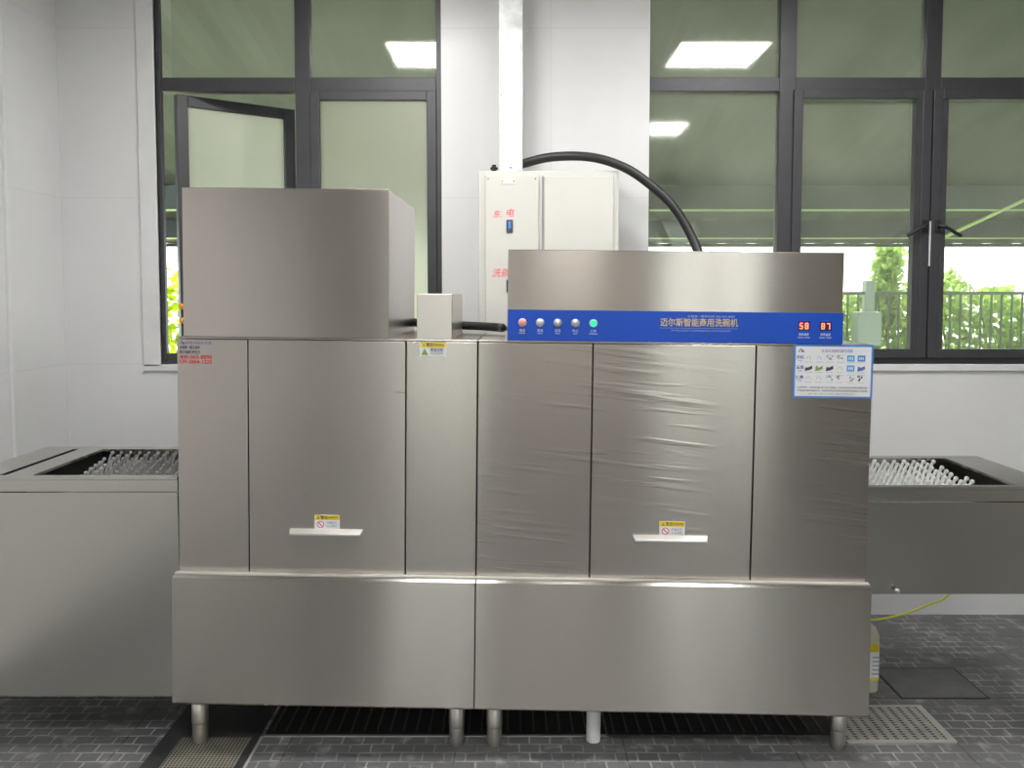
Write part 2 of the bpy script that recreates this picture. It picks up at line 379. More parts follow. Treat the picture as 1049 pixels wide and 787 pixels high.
# ------------------------------------------------------------------ the room
WY = 1.27; XL = -2.21; XR = 4.3; YF = -6.6; CH = 3.2
W1 = (-1.737, -.345); W2 = (.67, 3.50); SILL = 1.267
struct('floor', box(BM(), XL-.2, XR+.2, YF-.2, WY+.2, -.1, 0), M['floor'])
b = BM()
box(b, XL-.2, XR+.2, WY, WY+.2, 0, SILL); box(b, XL-.2, W1[0], WY, WY+.045, SILL, CH); box(b, XL-.2, XL-.05, WY+.045, WY+.2, SILL, CH); box(b, W1[1], W2[0], WY, WY+.2, SILL, CH); box(b, W2[1], XR+.2, WY, WY+.2, SILL, CH)
struct('wall_back', b, M['wall'])
struct('wall_left', box(BM(), XL-.2, XL, YF, WY, 0, CH), M['wall_side'])
struct('wall_right', box(BM(), XR, XR+.2, YF, WY, 0, CH), M['wall_room'])
b = BM()
OPN = [(-1.55, -.45), (1.35, 2.75)]      # two window bays in the wall behind the camera
xs = [XL-.2, OPN[0][0], OPN[0][1], OPN[1][0], OPN[1][1], XR+.2]
box(b, XL-.2, XR+.2, YF-.2, YF, 2.7, CH)
for i in (0, 2, 4): box(b, xs[i], xs[i+1], YF-.2, YF, 0, 2.7)
struct('wall_front', b, M['wall_room'])
struct('ceiling', box(BM(), XL-.2, XR+.2, YF-.2, WY+.2, CH, CH+.1), M['ceiling'])
# raised corner bead on the left wall
struct('trim_1', box(BM(), XL-.0, XL+.018, .80, .83, 0, CH), M['white_trim'], bevel=.004)
# white surround of the left window and thin sill edge under both windows
b = BM(); box(b, W1[0]-.085, W1[0], WY-.012, WY+.05, SILL-.012, CH); box(b, W1[0]-.085, W1[1], WY-.012, WY+.05, SILL-.035, SILL)
struct('trim_2', b, M['white_trim'], bevel=.003)
struct('trim_3', box(BM(), W2[0]-.01, W2[1]+.02, WY-.014, WY+.04, SILL-.035, SILL), M['white_trim'], bevel=.004)

# ------------------------------------------------------------------ windows
FY0, FY1 = WY+.01, WY+.075; GY = WY+.04; TZ0, TZ1 = 2.602, 2.668; PB = 1.344
def frame_rect(bm, x0, x1, z0, z1, wd, y0, y1):
    box(bm, x0, x0+wd, y0, y1, z0, z1); box(bm, x1-wd, x1, y0, y1, z0, z1)
    box(bm, x0+wd, x1-wd, y0, y1, z0, z0+wd); box(bm, x0+wd, x1-wd, y0, y1, z1-wd, z1)
def pane(x0, x1, z0, z1, mat, parent, name='window_pane', y=GY):
    return obj(name, box(BM(), x0, x1, y, y+.005, z0, z1), mat, parent)
def handle(x, z, s, parent):
    b = BM(); box(b, x-.012, x+.012, FY0-.03, FY0-.018, z-.03, z+.03)
    tube(b, [Vector((x, FY0-.018, z)), Vector((x, FY0-.045, z)), Vector((x+s*.02, FY0-.052, z-.004)), Vector((x+s*.10, FY0-.052, z-.05))], .009, 8)
    return obj('window_handle', b, M['black'], parent, bevel=.002)

w1 = thing('window_1', None, None, (0, 0, 0), kind='structure')
b = BM()
box(b, W1[0], W1[0]+.022, FY0, FY0+.032, SILL, CH); box(b, W1[1]-.025, W1[1], FY0, FY1, SILL, CH); box(b, -1.058, -.985, FY0, FY1, SILL, CH)
box(b, W1[0]+.022, -1.058, FY0, FY1, TZ0, TZ1); box(b, -.985, W1[1]-.025, FY0, FY1, TZ0, TZ1)
box(b, W1[0]+.022, -1.058, FY0, FY1, SILL, SILL+.05); box(b, -.985, W1[1]-.025, FY0, FY1, SILL, SILL+.05)
obj('window_frame', b, M['alu'], w1, bevel=.003)
pane(-1.665, -1.058, TZ1, CH, M['glass'], w1); pane(-.985, -.37, TZ1, CH, M['glass'], w1)
b = BM(); frame_rect(b, -.985, W1[1]-.025, SILL+.05, TZ0, .046, FY0-.012, FY0+.035); cs = obj('closed_sash', b, M['alu'], w1, bevel=.003)
pane(-.94, -.415, SILL+.09, TZ0-.044, M['frost'], cs, 'frosted_pane', y=WY+.02)
b = BM(); frame_rect(b, 0, .60, 1.30, 2.590, .055, -.02, .03)
sash = obj('open_sash', b, M['alu'], w1, bevel=.003, loc=(-1.652, WY+.03, 0), rot=(0, 0, math.atan2(.34, .478)))
pane(.05, .55, 1.35, 2.54, M['frost'], sash, 'frosted_pane', y=.0)
for z in (1.552, 1.482):
    obj('orange_catch', lathe(BM(), [(.012, 0), (.015, .004), (.015, .02), (.010, .026)], (.004, -.02, z), 'y', 16), M['orange'], sash, smooth=True)

w2 = thing('window_2', None, None, (0, 0, 0), kind='structure')
b = BM(); ms = [(1.306, 1.386), (2.017, 2.093), (2.725, 2.80)]
for a, c in ms: box(b, a, c, FY0, FY1, SILL, CH)
box(b, W2[1]-.05, W2[1], FY0, FY1, SILL, CH); box(b, W2[0], W2[0]+.004, FY0, FY1, SILL, CH)
ed = [W2[0]+.004] + [v for m_ in ms for v in m_] + [W2[1]-.05]
for i in range(0, 8, 2):
    box(b, ed[i], ed[i+1], FY0, FY1, TZ0, TZ1); box(b, ed[i], ed[i+1], FY0, FY1, SILL, SILL+.05)
    pane(ed[i], ed[i+1], TZ1, CH, M['glass'], w2)
    if i in (0, 6): pane(ed[i], ed[i+1], SILL+.05, TZ0, M['glass'], w2)
obj('window_frame', b, M['alu'], w2, bevel=.003)
for x0, x1, hx, s in ((1.372, 2.045, 2.022, -1), (2.052, 2.76, 2.085, 1)):
    b = BM(); frame_rect(b, x0, x1, SILL+.03, TZ0+.004, .045, FY0-.02, FY0+.002); fr = obj('sash_frame', b, M['alu'], w2, bevel=.003)
    xa, xb = (1.386+.012, 1.968) if s < 0 else (2.125, 2.715)
    b = BM(); box(b, x0+.045, xa, FY0-.016, FY0+.03, SILL+.07, TZ0-.04) if xa > x0+.046 else None
    if len(b.verts): obj('sash_stile', b, M['alu'], w2)
    else: b.free()
    b = BM(); box(b, xb, x1-.045, FY0-.016, FY0+.03, SILL+.07, TZ0-.04) if xb < x1-.046 else None
    if len(b.verts): obj('sash_stile', b, M['alu'], w2)
    else: b.free()
    pane(x0+.045, x1-.045, SILL+.075, TZ0-.041, M['glass'], fr, y=WY+.03)
    handle(hx, 1.945, s, fr)
obj('weather_strip', box(BM(), 2.0455, 2.0515, FY0-.024, FY0-.004, 1.75, 1.97), M['white_trim'], w2)
# window in the wall behind the camera (frames only carry the panes)
for n, (x0, x1) in ((3, OPN[0]), (4, OPN[1])):
    wn = thing('window_%d' % n, None, None, kind='structure')
    b = BM(); frame_rect(b, x0, x1, .0, 2.7, .06, YF-.12, YF-.05); box(b, (x0+x1)/2-.04, (x0+x1)/2+.04, YF-.12, YF-.05, .06, 2.64); obj('window_frame', b, M['alu'], wn)
    pane(x0+.06, (x0+x1)/2-.04, .06, 2.64, M['clear'], wn, y=YF-.09); pane((x0+x1)/2+.04, x1-.06, .06, 2.64, M['clear'], wn, y=YF-.09)

# ------------------------------------------------------------------ ceiling panel lights
LX = [-1.98+.0, -.51, 1.35, 3.2]; first = None
for xx, yy, lab in ((-.51, -.13, 'square ceiling light mirrored in the top pane left of the white pillar'), (1.35, -.13, 'square ceiling light mirrored brightest in the top pane right of the pillar'),
                    (-.51, -2.58, 'square ceiling light behind the camera on the left'), (1.35, -2.58, 'square ceiling light mirrored beside the black power hose'), (.42, -5.2, 'added unseen ceiling light farthest from the dishwasher')):  # last one is an added fill light, its reflection kept on the pillar
        t = thing('ceiling_light', lab, 'ceiling light', (xx, yy, CH), group='square ceiling panel lights')
        b = BM(); frame_rect(b, -.3, .3, -.3, .3, .015, -.012, 0)
        bmesh.ops.rotate(b, verts=b.verts, cent=(0, 0, 0), matrix=Matrix.Rotation(-math.pi/2, 3, 'X'))
        for v in b.verts: v.co.z = -abs(v.co.z)
        bmesh.ops.recalc_face_normals(b, faces=b.faces)
        obj('light_frame', b, M['white_trim'], t)
        obj('diffuser', box(BM(), -.284, .284, -.284, .284, -.008, -.002), M['led'], t)

# ------------------------------------------------------------------ dishwasher
D = thing('conveyor_dishwasher', 'long stainless steel conveyor dishwasher with two hoods and a blue control panel', 'dishwasher', (-.12, 0, 0), (0, .011, -.017))
XB0, XB1 = -1.050, 1.332; DB = .74; ZB0, ZB1 = .635, 1.455
obj('body_shell', box(BM(), XB0+.004, XB1-.004, .022, DB, ZB0-.02, ZB1-.006), M['steel_dark'], D)
b = BM(); box(b, XB0, -.0135, .0, DB, ZB1-.006, ZB1); box(b, -.0105, XB1, .0, DB, ZB1-.006, ZB1)
box(b, XB0, XB0+.004, .022, DB, ZB0, ZB1-.006); box(b, XB1-.004, XB1, .022, DB, ZB0, ZB1-.006)
obj('top_plate', b, M['steel'], D, bevel=.0015)
G = .0022
cols = [('side_panel', XB0, -.803, 'steel_l'), ('door', -.803, -.258, 'steel_l'), ('side_panel', -.258, -.012, 'steel'),
        ('side_panel', -.012, .381, 'steel_film'), ('door', .381, .935, 'steel_film'), ('side_panel', .935, XB1, 'steel_film')]
pan = []
for n, a, c, m in cols:
    o = obj(n, box(BM(), a+G, c-G, 0, .02, ZB0, ZB1-.008), M[m], D, bevel=.0015); pan.append(o)
# folded lip handles on the doors
for door, xa, xb, z in ((pan[1], -.66, -.405, .779), (pan[4], .527, .785, .775)):
    b = prism(BM(), [(-.0, z+.014), (-.006, z+.0145), (-.028, z+.004), (-.028, z-.003), (-.022, z-.003), (-.0, z+.008)], 0, xa, xb)
    for v in b.verts:
        if v.co.y < -.02: v.co.x += .006 if v.co.x < (xa+xb)/2 else -.006
    obj('door_handle', b, M['handle'], door, bevel=.0012)
# lower skirts: two boxes bolted side by side, standing a little proud of the doors
for xa, xb in ((-1.062, -.0135), (-.0105, 1.342)):
    b = prism(BM(), [(.0, .634), (-.022, .630), (-.028, .620), (-.040, .183), (-.034, .176), (DB, .175), (DB, .634)], 0, xa, xb)
    obj('base_cabinet', b, M['steel_base'], D, bevel=.0015)
obj('base_ledge', box(BM(), -1.056, 1.337, -.024, -.002, .6305, .637), M['ledge'], D, bevel=.001)
# legs
def leg(x, y, zt, r=.029, lift=.001):
    fz = .011*x+lift
    o = obj('leg', lathe(BM(), [(r, zt), (r, fz+.075), (r*.97, fz+.07)], (x, y, 0), seg=24), M['steel_leg'], D, smooth=False)
    for f in o.data.polygons: f.use_smooth = len(f.vertices) == 4
    f_ = obj('leg_foot', lathe(BM(), [(r*.95, fz+.07), (r*.93, fz+.02), (r*.82, fz+.006), (r*.78, fz)], (x, y, 0), seg=24), M['steel_leg'], o)
for x in (-1.005, -.080, .055, 1.277): leg(x, .06, .18, lift=.0055 if x < -1 else .001)
for x in (-1.005, -.080, .055, 1.277): leg(x, .66, .18)
obj('drain_pipe', lathe(BM(), [(.031, .18), (.031, .155), (.026, .15), (.026, .0085)], (.412, .09, 0), seg=24), M['white_plastic'], D, smooth=False)
# hoods
def hood(name, x0, x1, z1, depth, mat, y0=.0):
    return obj(name, box(BM(), x0, x1, y0, depth, ZB1, z1), mat, D, bevel=.002)
hood('exhaust_hood', -1.025, -.318, 1.964, .65, M['steel_hood'])
hood('control_hood', .088, 1.222, 1.765, .60, M['steel_hood'])
sb = hood('sensor_box', -.222, -.101, 1.612, .46, M['steel_l'])
cp = obj('control_panel', box(BM(), .0885, 1.2235, -.004, .001, 1.4565, 1.561), M['blue'], D)
# push buttons
for x, m in zip((.139, .199, .259, .319, .380), ('pink_lamp', 'button', 'button', 'button', 'green_led')):
    z = 1.517
    bt = obj('push_button', lathe(BM(), [(.0145, 0), (.0145, .004), (.012, .007), (.0105, .006)], (x, -.004, z), 'y', 24), M['steel_edge'], cp, smooth=True)
    obj('button_cap', lathe(BM(), [(.0102, 0), (.0102, .0085), (.008, .010)], (x, -.004, z), 'y', 24), M[m], bt, smooth=True)
for x, s in ((.139, '电源'), (.199, '清洗'), (.259, '漂洗'), (.319, '停止'), (.380, '工作')):
    text('button_lettering', s, .0105, x, -.0046, 1.491, M['white_ink'], cp)
    text('button_lettering', {'电源': 'POWER', '清洗': 'WASH', '漂洗': 'RINSE', '停止': 'STOP', '工作': 'WORKING'}[s], .0062, x, -.0046, 1.481, M['white_ink'], cp)
text('title_lettering', '迈尔斯智能商用洗碗机', .030, .738, -.0046, 1.524, M['gold'], cp, width=.262, bold=.0002)
text('subtitle_lettering', '全国第一服务热线 400-065-8890', .0085, .778, -.0046, 1.545, M['pale_blue_ink'], cp, width=.16)
obj('underline_print', box(BM(), .605, .868, -.0046, -.004, 1.5035, 1.5045), M['pale_blue_ink'], cp)
text('subtitle_lettering', 'INTELLIGENT COMMERCIAL DISHWASHER', .0068, .745, -.0046, 1.496, M['pale_blue_ink'], cp, width=.20)
SEG = {'5': 'afgcd', '8': 'abcdefg', '7': 'abc'}
def digit(bm, ch, x, z, h=.020, wd=.0105, t=.0024, y0=-.0058, y1=-.005):
    R_ = {'a': (0, wd, h-t, h), 'g': (0, wd, h/2-t/2, h/2+t/2), 'd': (0, wd, 0, t), 'f': (0, t, h/2, h), 'e': (0, t, 0, h/2), 'b': (wd-t, wd, h/2, h), 'c': (wd-t, wd, 0, h/2)}
    for s in SEG[ch]:
        q = R_[s]; box(bm, x+q[0], x+q[1], y0, y1, z+q[2], z+q[3])
for x, s in ((1.092, '58'), (1.165, '87')):
    wn = obj('temperature_display', box(BM(), x-.020, x+.020, -.005, -.003, 1.501, 1.532), M['display'], cp)
    b = BM(); digit(b, s[0], x-.0145, 1.5065); digit(b, s[1], x+.0035, 1.5065)
    obj('display_digits', b, M['red_led'], wn)
for x, a, c in ((1.092, '清洗温度', 'WASH TEMP'), (1.165, '漂洗温度', 'RINSE TEMP')):
    text('display_lettering', a, .0095, x, -.0046, 1.488, M['white_ink'], cp, width=.034); text('display_lettering', c, .006, x, -.0046, 1.477, M['white_ink'], cp, width=.040)

# stickers
def warn(x0, x1, z0, z1, parent, kind, y=-.0008):
    s = tag(obj('warning_sticker', box(BM(), x0, x1, y, 0, z0, z1), M['sticker'], parent), 'yellow and white warning sticker')
    zm = z1-(z1-z0)*.36; w_ = x1-x0
    obj('yellow_band', box(BM(), x0+.001, x1-.001, y-.0005, y, zm, z1-.001), M['yellow'], s)
    b = prism(BM(), [(x0+.007, zm+.003), (x0+.019, zm+.003), (x0+.013, z1-.004)], 1, y-.001, y-.0005); obj('hazard_triangle', b, M['green_print'], s)
    text('warning_lettering', '警告', .013, x0+.034, y-.001, (zm+z1)/2, M['dark_ink'], s)
    text('warning_lettering', 'WARNING', .0095, x0+.065, y-.001, (zm+z1)/2, M['dark_ink'], s, width=.034)
    if kind == 'hot':
        b = prism(BM(), [(x0+.005, z0+.005), (x0+.029, z0+.005), (x0+.017, zm-.004)], 1, y-.001, y-.0003); obj('hazard_triangle', b, M['green_print'], s)
        text('warning_lettering', '高温注意', .013, x0+.058, y-.001, z0+.023, M['dark_ink'], s, width=.043); text('warning_lettering', 'HOT CAUTION', .006, x0+.058, y-.001, z0+.011, M['dark_ink'], s, width=.043)
    else:
        b = BM(); cx, cz, r = x0+.021, (z0+zm)/2, .0125
        for i in range(24):
            a0, a1 = 2*math.pi*i/24, 2*math.pi*(i+1)/24
            v = [b.verts.new((cx+q*math.cos(a), y-.0005, cz+q*math.sin(a))) for q, a in ((r, a0), (r, a1), (r*.82, a1), (r*.82, a0))]; b.faces.new(v)
        d = r*.62
        v = [b.verts.new(p) for p in ((cx-d-.001, y-.0005, cz+d-.001), (cx-d+.001, y-.0005, cz+d+.001), (cx+d+.001, y-.0005, cz-d+.001), (cx+d-.001, y-.0005, cz-d-.001))]; b.faces.new(v)
        obj('prohibition_mark', b, M['red_ink'], s)
        text('warning_lettering', '严禁打开', .010, x0+.060, y-.001, z0+.022, M['grey_ink'], s, width=.036); text('warning_lettering', '小心烫伤', .010, x0+.060, y-.001, z0+.011, M['grey_ink'], s, width=.036)
warn(-.574, -.487, .792, .842, D, 'no'); warn(.619, .706, .787, .838, D, 'no'); warn(-.211, -.122, 1.397, 1.4465, D, 'hot')
# maker's label, upper left
ml = tag(obj('phone_label', box(BM(), -1.042, -.919, -.0005, 0, 1.361, 1.442), M['sticker'], D), 'clear label with blue, black and red Chinese lettering')
ml.data.materials[0] = M['steel_l']
def mountain(x, z, w_, h_, parent, y, mat):
    b = BM()
    for dx, s in ((0, 1), (w_*.34, .7)):
        for sgn in (-1, 1):
            p0 = (x+dx, z+h_*s); p1 = (x+dx+sgn*w_*.36*s, z)
            t_ = w_*.07
            prism(b, [(p0[0]-t_, p0[1]), (p0[0]+t_, p0[1]), (p1[0]+t_, p1[1]), (p1[0]-t_, p1[1])], 1, y-.0005, y)
    return obj('logo_mark', b, mat, parent)
mountain(-1.031, 1.4285, .017, .0115, ml, -.0006, M['dark_ink'])
text('label_lettering', '商用洗碗机专家', .0115, -.973, -.001, 1.434, M['blue_ink'], ml, width=.092)
text('label_lettering', '全国第一服务热线', .012, -1.0035, -.001, 1.4185, M['dark_ink'], ml, width=.071, bold=.0003)
text('label_lettering', '科技创造健康生活', .012, -1.0035, -.001, 1.402, M['dark_ink'], ml, width=.071, bold=.0003)
text('label_lettering', '400-065-8890', .019, -.9825, -.001, 1.3855, M['red_ink'], ml, width=.111, bold=.0003)
text('label_lettering', '139-2864-1220', .019, -.9825, -.001, 1.369, M['red_ink'], ml, width=.111, bold=.0003)
# instruction chart, upper right
x0, x1, z0, z1 = 1.062, 1.330, 1.272, 1.453
ch = tag(obj('instruction_chart', box(BM(), x0, x1, -.002, 0, z0, z1), M['chart_blue'], D), 'white instruction chart with a blue border and rows of small pictures')
obj('chart_sheet', box(BM(), x0+.006, x1-.007, -.0026, -.002, z0+.006, z1-.006), M['sticker'], ch)
Y_ = -.0028
mountain(x0+.022, z1-.026, .020, .013, ch, Y_, M['dark_ink'])
text('chart_lettering', '长龙式洗碗机操作流程', .012, x0+.145, Y_, z1-.020, M['blue_ink'], ch, width=.105)
for k, (s, e) in enumerate((('开机', 'START'), ('清洗', 'WASH'), ('保养', 'CARE'))):
    zc = z1-.046-.034*k
    text('chart_lettering', s, .013, x0+.021, Y_, zc+.003, M['blue_ink'], ch, bold=.0004); text('chart_lettering', e, .0055, x0+.021, Y_, zc-.009, M['blue_ink'], ch)
cell = {(0,0):'grey_ink', (0,1):'grey_ink', (0,2):'grey_ink', (0,3):'grey_ink', (0,4):'chart_sky', (0,5):'chart_blue', (1,0):'dark_ink', (1,1):'green_print', (1,2):'dark_ink', (1,3):'grey_ink', (1,4):'chart_sky', (1,5):'blue_ink', (2,0):'grey_ink', (2,1):'grey_ink', (2,2):'grey_ink', (2,3):'grey_ink', (2,4):'grey_ink', (2,5):'dark_ink'}
for (r, c), m in cell.items():
    cx = x0+.050+.0355*c; cz = z1-.045-.034*r; b = BM(); w_, h_ = .013, .0105
    if m in ('chart_sky', 'chart_blue'):
        box(b, cx-w_, cx+w_, Y_-.0002, Y_, cz-h_, cz+h_)
        obj('chart_picture', b, M[m], ch)
        b = BM()
        for i in range(3): box(b, cx-w_*.6+i*w_*.45, cx-w_*.35+i*w_*.45, Y_-.0005, Y_-.0002, cz-h_*.4, cz+h_*.4)
        obj('chart_picture', b, M['sticker'], ch)
    elif (r, c) in ((1,0), (1,1), (1,2), (1,5)):
        rnd = random.Random(r*7+c)
        prism(b, [(cx-w_, cz-h_), (cx+w_*.2, cz-h_*.7), (cx+w_, cz-h_*.2), (cx+w_*.9, cz+h_*.8), (cx-w_*.1, cz+h_*.5*rnd.random()), (cx-w_*.8, cz+h_*rnd.random())], 1, Y_-.0004, Y_)
        obj('chart_picture', b, M[m], ch)
    else:
        rnd = random.Random(r*11+c)
        if (r, c) in ((0,2), (0,3), (2,2), (2,4), (2,5), (2,3)):
            for i in range(5):
                px = cx-w_+rnd.random()*w_*1.5; pz = cz-h_+rnd.random()*h_*1.5; box(b, px, px+.006, Y_-.0004, Y_, pz, pz+.003+.003*rnd.random())
            box(b, cx-w_, cx+w_, Y_-.0004, Y_, cz+h_-.001, cz+h_)
        else:
            tube(b, [Vector((cx-w_*.6, Y_, cz-h_*.3)), Vector((cx-w_*.2, Y_, cz+h_*.5)), Vector((cx+w_*.3, Y_, cz+h_*.4)), Vector((cx+w_*.5, Y_, cz-h_*.5))], .0007, 6)
        obj('chart_picture', b, M[m], ch)
    b = BM(); box(b, cx-w_*.9, cx+w_*.9, Y_-.0003, Y_, cz-h_-.0042, cz-h_-.0032); obj('chart_print_line', b, M['grey_ink'], ch)
text('chart_lettering', '注意事项：开机前请检查水位与电源，关机后请及时清洗机器内部。', .0062, x0+.133, Y_, z0+.036, M['dark_ink'], ch, width=.238)
text('chart_lettering', '严禁湿手操作电器开关，发现异常请立即停机并联系售后服务人员处理。', .0062, x0+.133, Y_, z0+.025, M['dark_ink'], ch, width=.238)
text('chart_lettering', '非专业人员请勿拆卸', .0058, x0+.13, Y_, z0+.014, M['grey_ink'], ch, width=.16)

# ------------------------------------------------------------------ loading and unloading tables
def table(name, label, cat, side, xin, xout, zt, zb, yb, xo, grooved):
    """side -1: left table, +1: right table; xo = outer end of the belt opening"""
    t = thing(name, label, cat, ((xin+xout)/2, .30, 0))
    ox, oy = (xin+xout)/2, .30
    def X(b):
        bmesh.ops.translate(b, verts=b.verts, vec=(-ox, -oy, 0)); return b
    a, c = min(xin, xout), max(xin, xout); oa, oc = min(xin, xo), max(xin, xo)
    y0 = .028
    b = BM()
    # rim: front, back, outer end
    box(b, a, c, y0, y0+.028, zt-.012, zt); box(b, a, c, yb-.05, yb, zt-.012, zt)
    if side < 0: box(b, a, xo-.006, y0+.028, yb-.05, zt-.012, zt) if not grooved else (box(b, a, a+.135, y0+.028, yb-.05, zt-.012, zt), box(b, a+.160, xo, y0+.028, yb-.05, zt-.012, zt))
    else: box(b, xo, c, y0+.028, yb-.05, zt-.012, zt)
    obj('table_rim', X(b), M['steel_table'], t, bevel=.0015)
    b = BM(); box(b, a+.001, c, y0+.002, y0+.014, zt-.053, zt-.012); obj('front_apron', X(b), M['steel_table'], t, bevel=.001)
    b = BM(); box(b, a, c, y0+.001, y0+.016, zb, zt-.056); box(b, a, a+.015, y0+.016, yb, zb, zt-.012) if side < 0 else box(b, c-.015, c, y0+.016, yb, zb, zt-.012)
    box(b, a, c, yb-.012, yb, zb, zt-.012); box(b, a, c, y0+.016, yb-.012, zb, zb+.012)
    obj('table_body', X(b), M['steel_table'], t, bevel=.0015)
    obj('inner_lining', X(box(BM(), oa-.02 if side < 0 else oa, oc+.0 if side < 0 else oc+.02, y0+.018, yb-.014, zt-.20, zt-.19)), M['steel_dark'], t)
    if side < 0: obj('inner_lining', X(box(BM(), xo-.03, xo-.02, y0+.018, yb-.014, zt-.19, zt-.013)), M['steel_dark'], t)
    # belt with pegs
    belt = obj('conveyor_belt', X(box(BM(), min(xin, xo-side*.13), max(xin, xo-side*.13), y0+.05, yb-.06, zt-.085, zt-.07)), M['plastic_dim'] if side < 0 else M['plastic'], t)
    return t, belt, ox, oy
pegm = {}
def peg_mesh(mat, k=1.0):
    b = BM(); pts = spline([(0, 0, 0), (.004, 0, .02), (.010, 0, .042), (.018, 0, .058)], 4)
    n = len(pts); tube(b, pts, [k*(.0078-.0020*i/(n-1)) for i in range(n)], 8)
    lathe(b, [(.002, -.007), (.0075*k, -.005), (.0088*k, 0), (.0075*k, .005), (.002, .007)], (.019, 0, .058), 'y', 8)
    me = bpy.data.meshes.new('peg'); b.to_mesh(me); b.free(); me.materials.append(mat)
    for f in me.polygons: f.use_smooth = True
    return me
def pegs(belt, mat, xs, ys, ox, oy, z):
    me = peg_mesh(mat, .78 if mat is M['plastic_dim'] else 1.0)
    for j, y in enumerate(ys):
        for x in xs[j]:
            o = bpy.data.objects.new('peg', me); C.objects.link(o); o.parent = belt; o.location = (x-ox, y-oy, z)
            o.scale = (1, 1, 1+.05*random.random())
LT, belt, ox, oy = table('loading_table', 'stainless steel loading table with grey pegged conveyor, left end of the dishwasher', 'conveyor table', -1, -1.166, -1.94, .977, .191, .605, -1.685, True)
ys = [.085+.062*j for j in range(8)]
pegs(belt, M['plastic_dim'], [[-1.18-.037*((j*.37) % 1)-.037*i for i in range(13) if -1.195-.037*i > -1.64+.008*(7-j)] for j in range(8)], ys, ox, oy, .977-.07)
RT, belt, ox, oy = table('unloading_table', 'stainless steel unloading table with white pegged conveyor, right end of the dishwasher', 'conveyor table', 1, 1.227, 1.93, .942, .560, .586, 1.775, False)
pegs(belt, M['plastic'], [[1.235+.040*i+.04*((j*.37) % 1) for i in range(12) if 1.235+.040*i < 1.63+.007*j] for j in range(8)], ys, ox, oy, .942-.07)
def tleg(t, x, y, zt, ox, oy=.30):
    l_ = obj('leg', lathe(BM(), [(.024, zt), (.024, .06), (.018, .02), (.018, 0)], (x-ox, y-oy, 0)), M['steel_leg'], t)
tleg(LT, -1.88, .07, .192, (-1.166-1.94)/2); tleg(LT, -1.88, .55, .192, (-1.166-1.94)/2)
tleg(RT, 1.89, .06, .561, (1.227+1.93)/2)
b = BM(); lathe(b, [(.008, 0), (.008, .01), (.004, .014)], (1.345-(1.227+1.93)/2, .0165-.30, .578), 'y', 12); obj('bolt', b, M['steel_leg'], RT)

# ------------------------------------------------------------------ power cabinet, duct and hose on the wall
ec = thing('electrical_cabinet', 'cream two-door electrical cabinet on the wall between the windows', 'electrical cabinet', (.17, WY, 1.45))
def EC(b): bmesh.ops.translate(b, verts=b.verts, vec=(-.17, -WY, -1.45)); return b
EF = WY-.215
obj('cabinet_body', EC(box(BM(), -.156, .497, EF+.004, WY-.0015, 1.45, 2.184)), M['cabinet'], ec, bevel=.004)
dl = obj('cabinet_door', EC(box(BM(), -.124, .123, EF-.012, EF+.003, 1.462, 2.162)), M['cabinet'], ec, bevel=.003)
obj('cabinet_door', EC(box(BM(), .150, .470, EF-.012, EF+.003, 1.462, 2.158)), M['cabinet'], ec, bevel=.003)
b = EC(box(BM(), .139, .146, EF+.001, EF+.0045, 1.46, 2.16)); obj('door_gap', b, M['grey_ink'], ec)
obj('name_plate', EC(box(BM(), -.053, .017, EF-.0145, EF-.012, 2.120, 2.142)), M['white_trim'], dl, bevel=.001)
b = BM()
for x in (-.045, .009, -.110, .108): lathe(b, [(.003, 0), (.003, .004)], (x, EF-.012, 2.134 if abs(x) < .05 else 2.145), 'y', 10)
obj('screws', EC(b), M['steel_dark'], dl)
lk = obj('door_lock', EC(box(BM(), -.026, .004, EF-.020, EF-.012, 1.898, 1.957)), M['dark_ink'], dl, bevel=.003)
obj('lock_cover', EC(box(BM(), -.018, -.004, EF-.024, EF-.020, 1.915, 1.947)), M['chart_blue'], lk, bevel=.002)
obj('door_catch', EC(box(BM(), -.026, .004, EF-.020, EF-.012, 1.62, 1.68)), M['dark_ink'], dl, bevel=.003)
text('marker_lettering', '东.', .038, -.068-.17, EF-.0125-WY, 1.983-1.45, M['marker'], dl, shear=.25); text('marker_lettering', '电', .042, -.008-.17, EF-.0125-WY, 1.990-1.45, M['marker'], dl, shear=.2)
text('marker_lettering', '洗碗', .044, -.048-.17, EF-.0125-WY, 1.712-1.45, M['marker'], dl, shear=.25)
obj('cable_gland', EC(lathe(BM(), [(.012, 2.184), (.012, 2.20), (.018, 2.20), (.018, 2.21), (.010, 2.212), (.010, 2.222)], (-.085, WY-.14, 0), seg=16)), M['black'], ec)
dt = thing('cable_duct', 'shiny galvanised cable duct rising from the cream cabinet to the ceiling', 'cable duct', (-.006, WY, 2.184))
obj('duct_channel', box(BM(), -.055, .055, -.20, -.09, .0, CH-2.184), M['galv'], dt, bevel=.002)
b = BM(); lathe(b, [(.004, 0), (.004, .003)], (0, -.20, .016), 'y', 10); lathe(b, [(.003, 0), (.003, .003)], (-.045, -.20, .35), 'y', 10)
obj('duct_screws', b, M['steel_dark'], dt)
b = BM(); tube(b, spline([(.0, 1.13, 2.18+.028), (.052, 1.12, 2.226), (.18, 1.08, 2.250), (.341, 1.05, 2.248), (.48, 1.05, 2.215), (.60, 1.05, 2.15), (.75, 1.04, 2.013), (.85, 1.0, 1.82), (.885, .9, 1.62), (.87, .76, 1.52), (.86, .80, 1.40)], 8), .0215, 16)
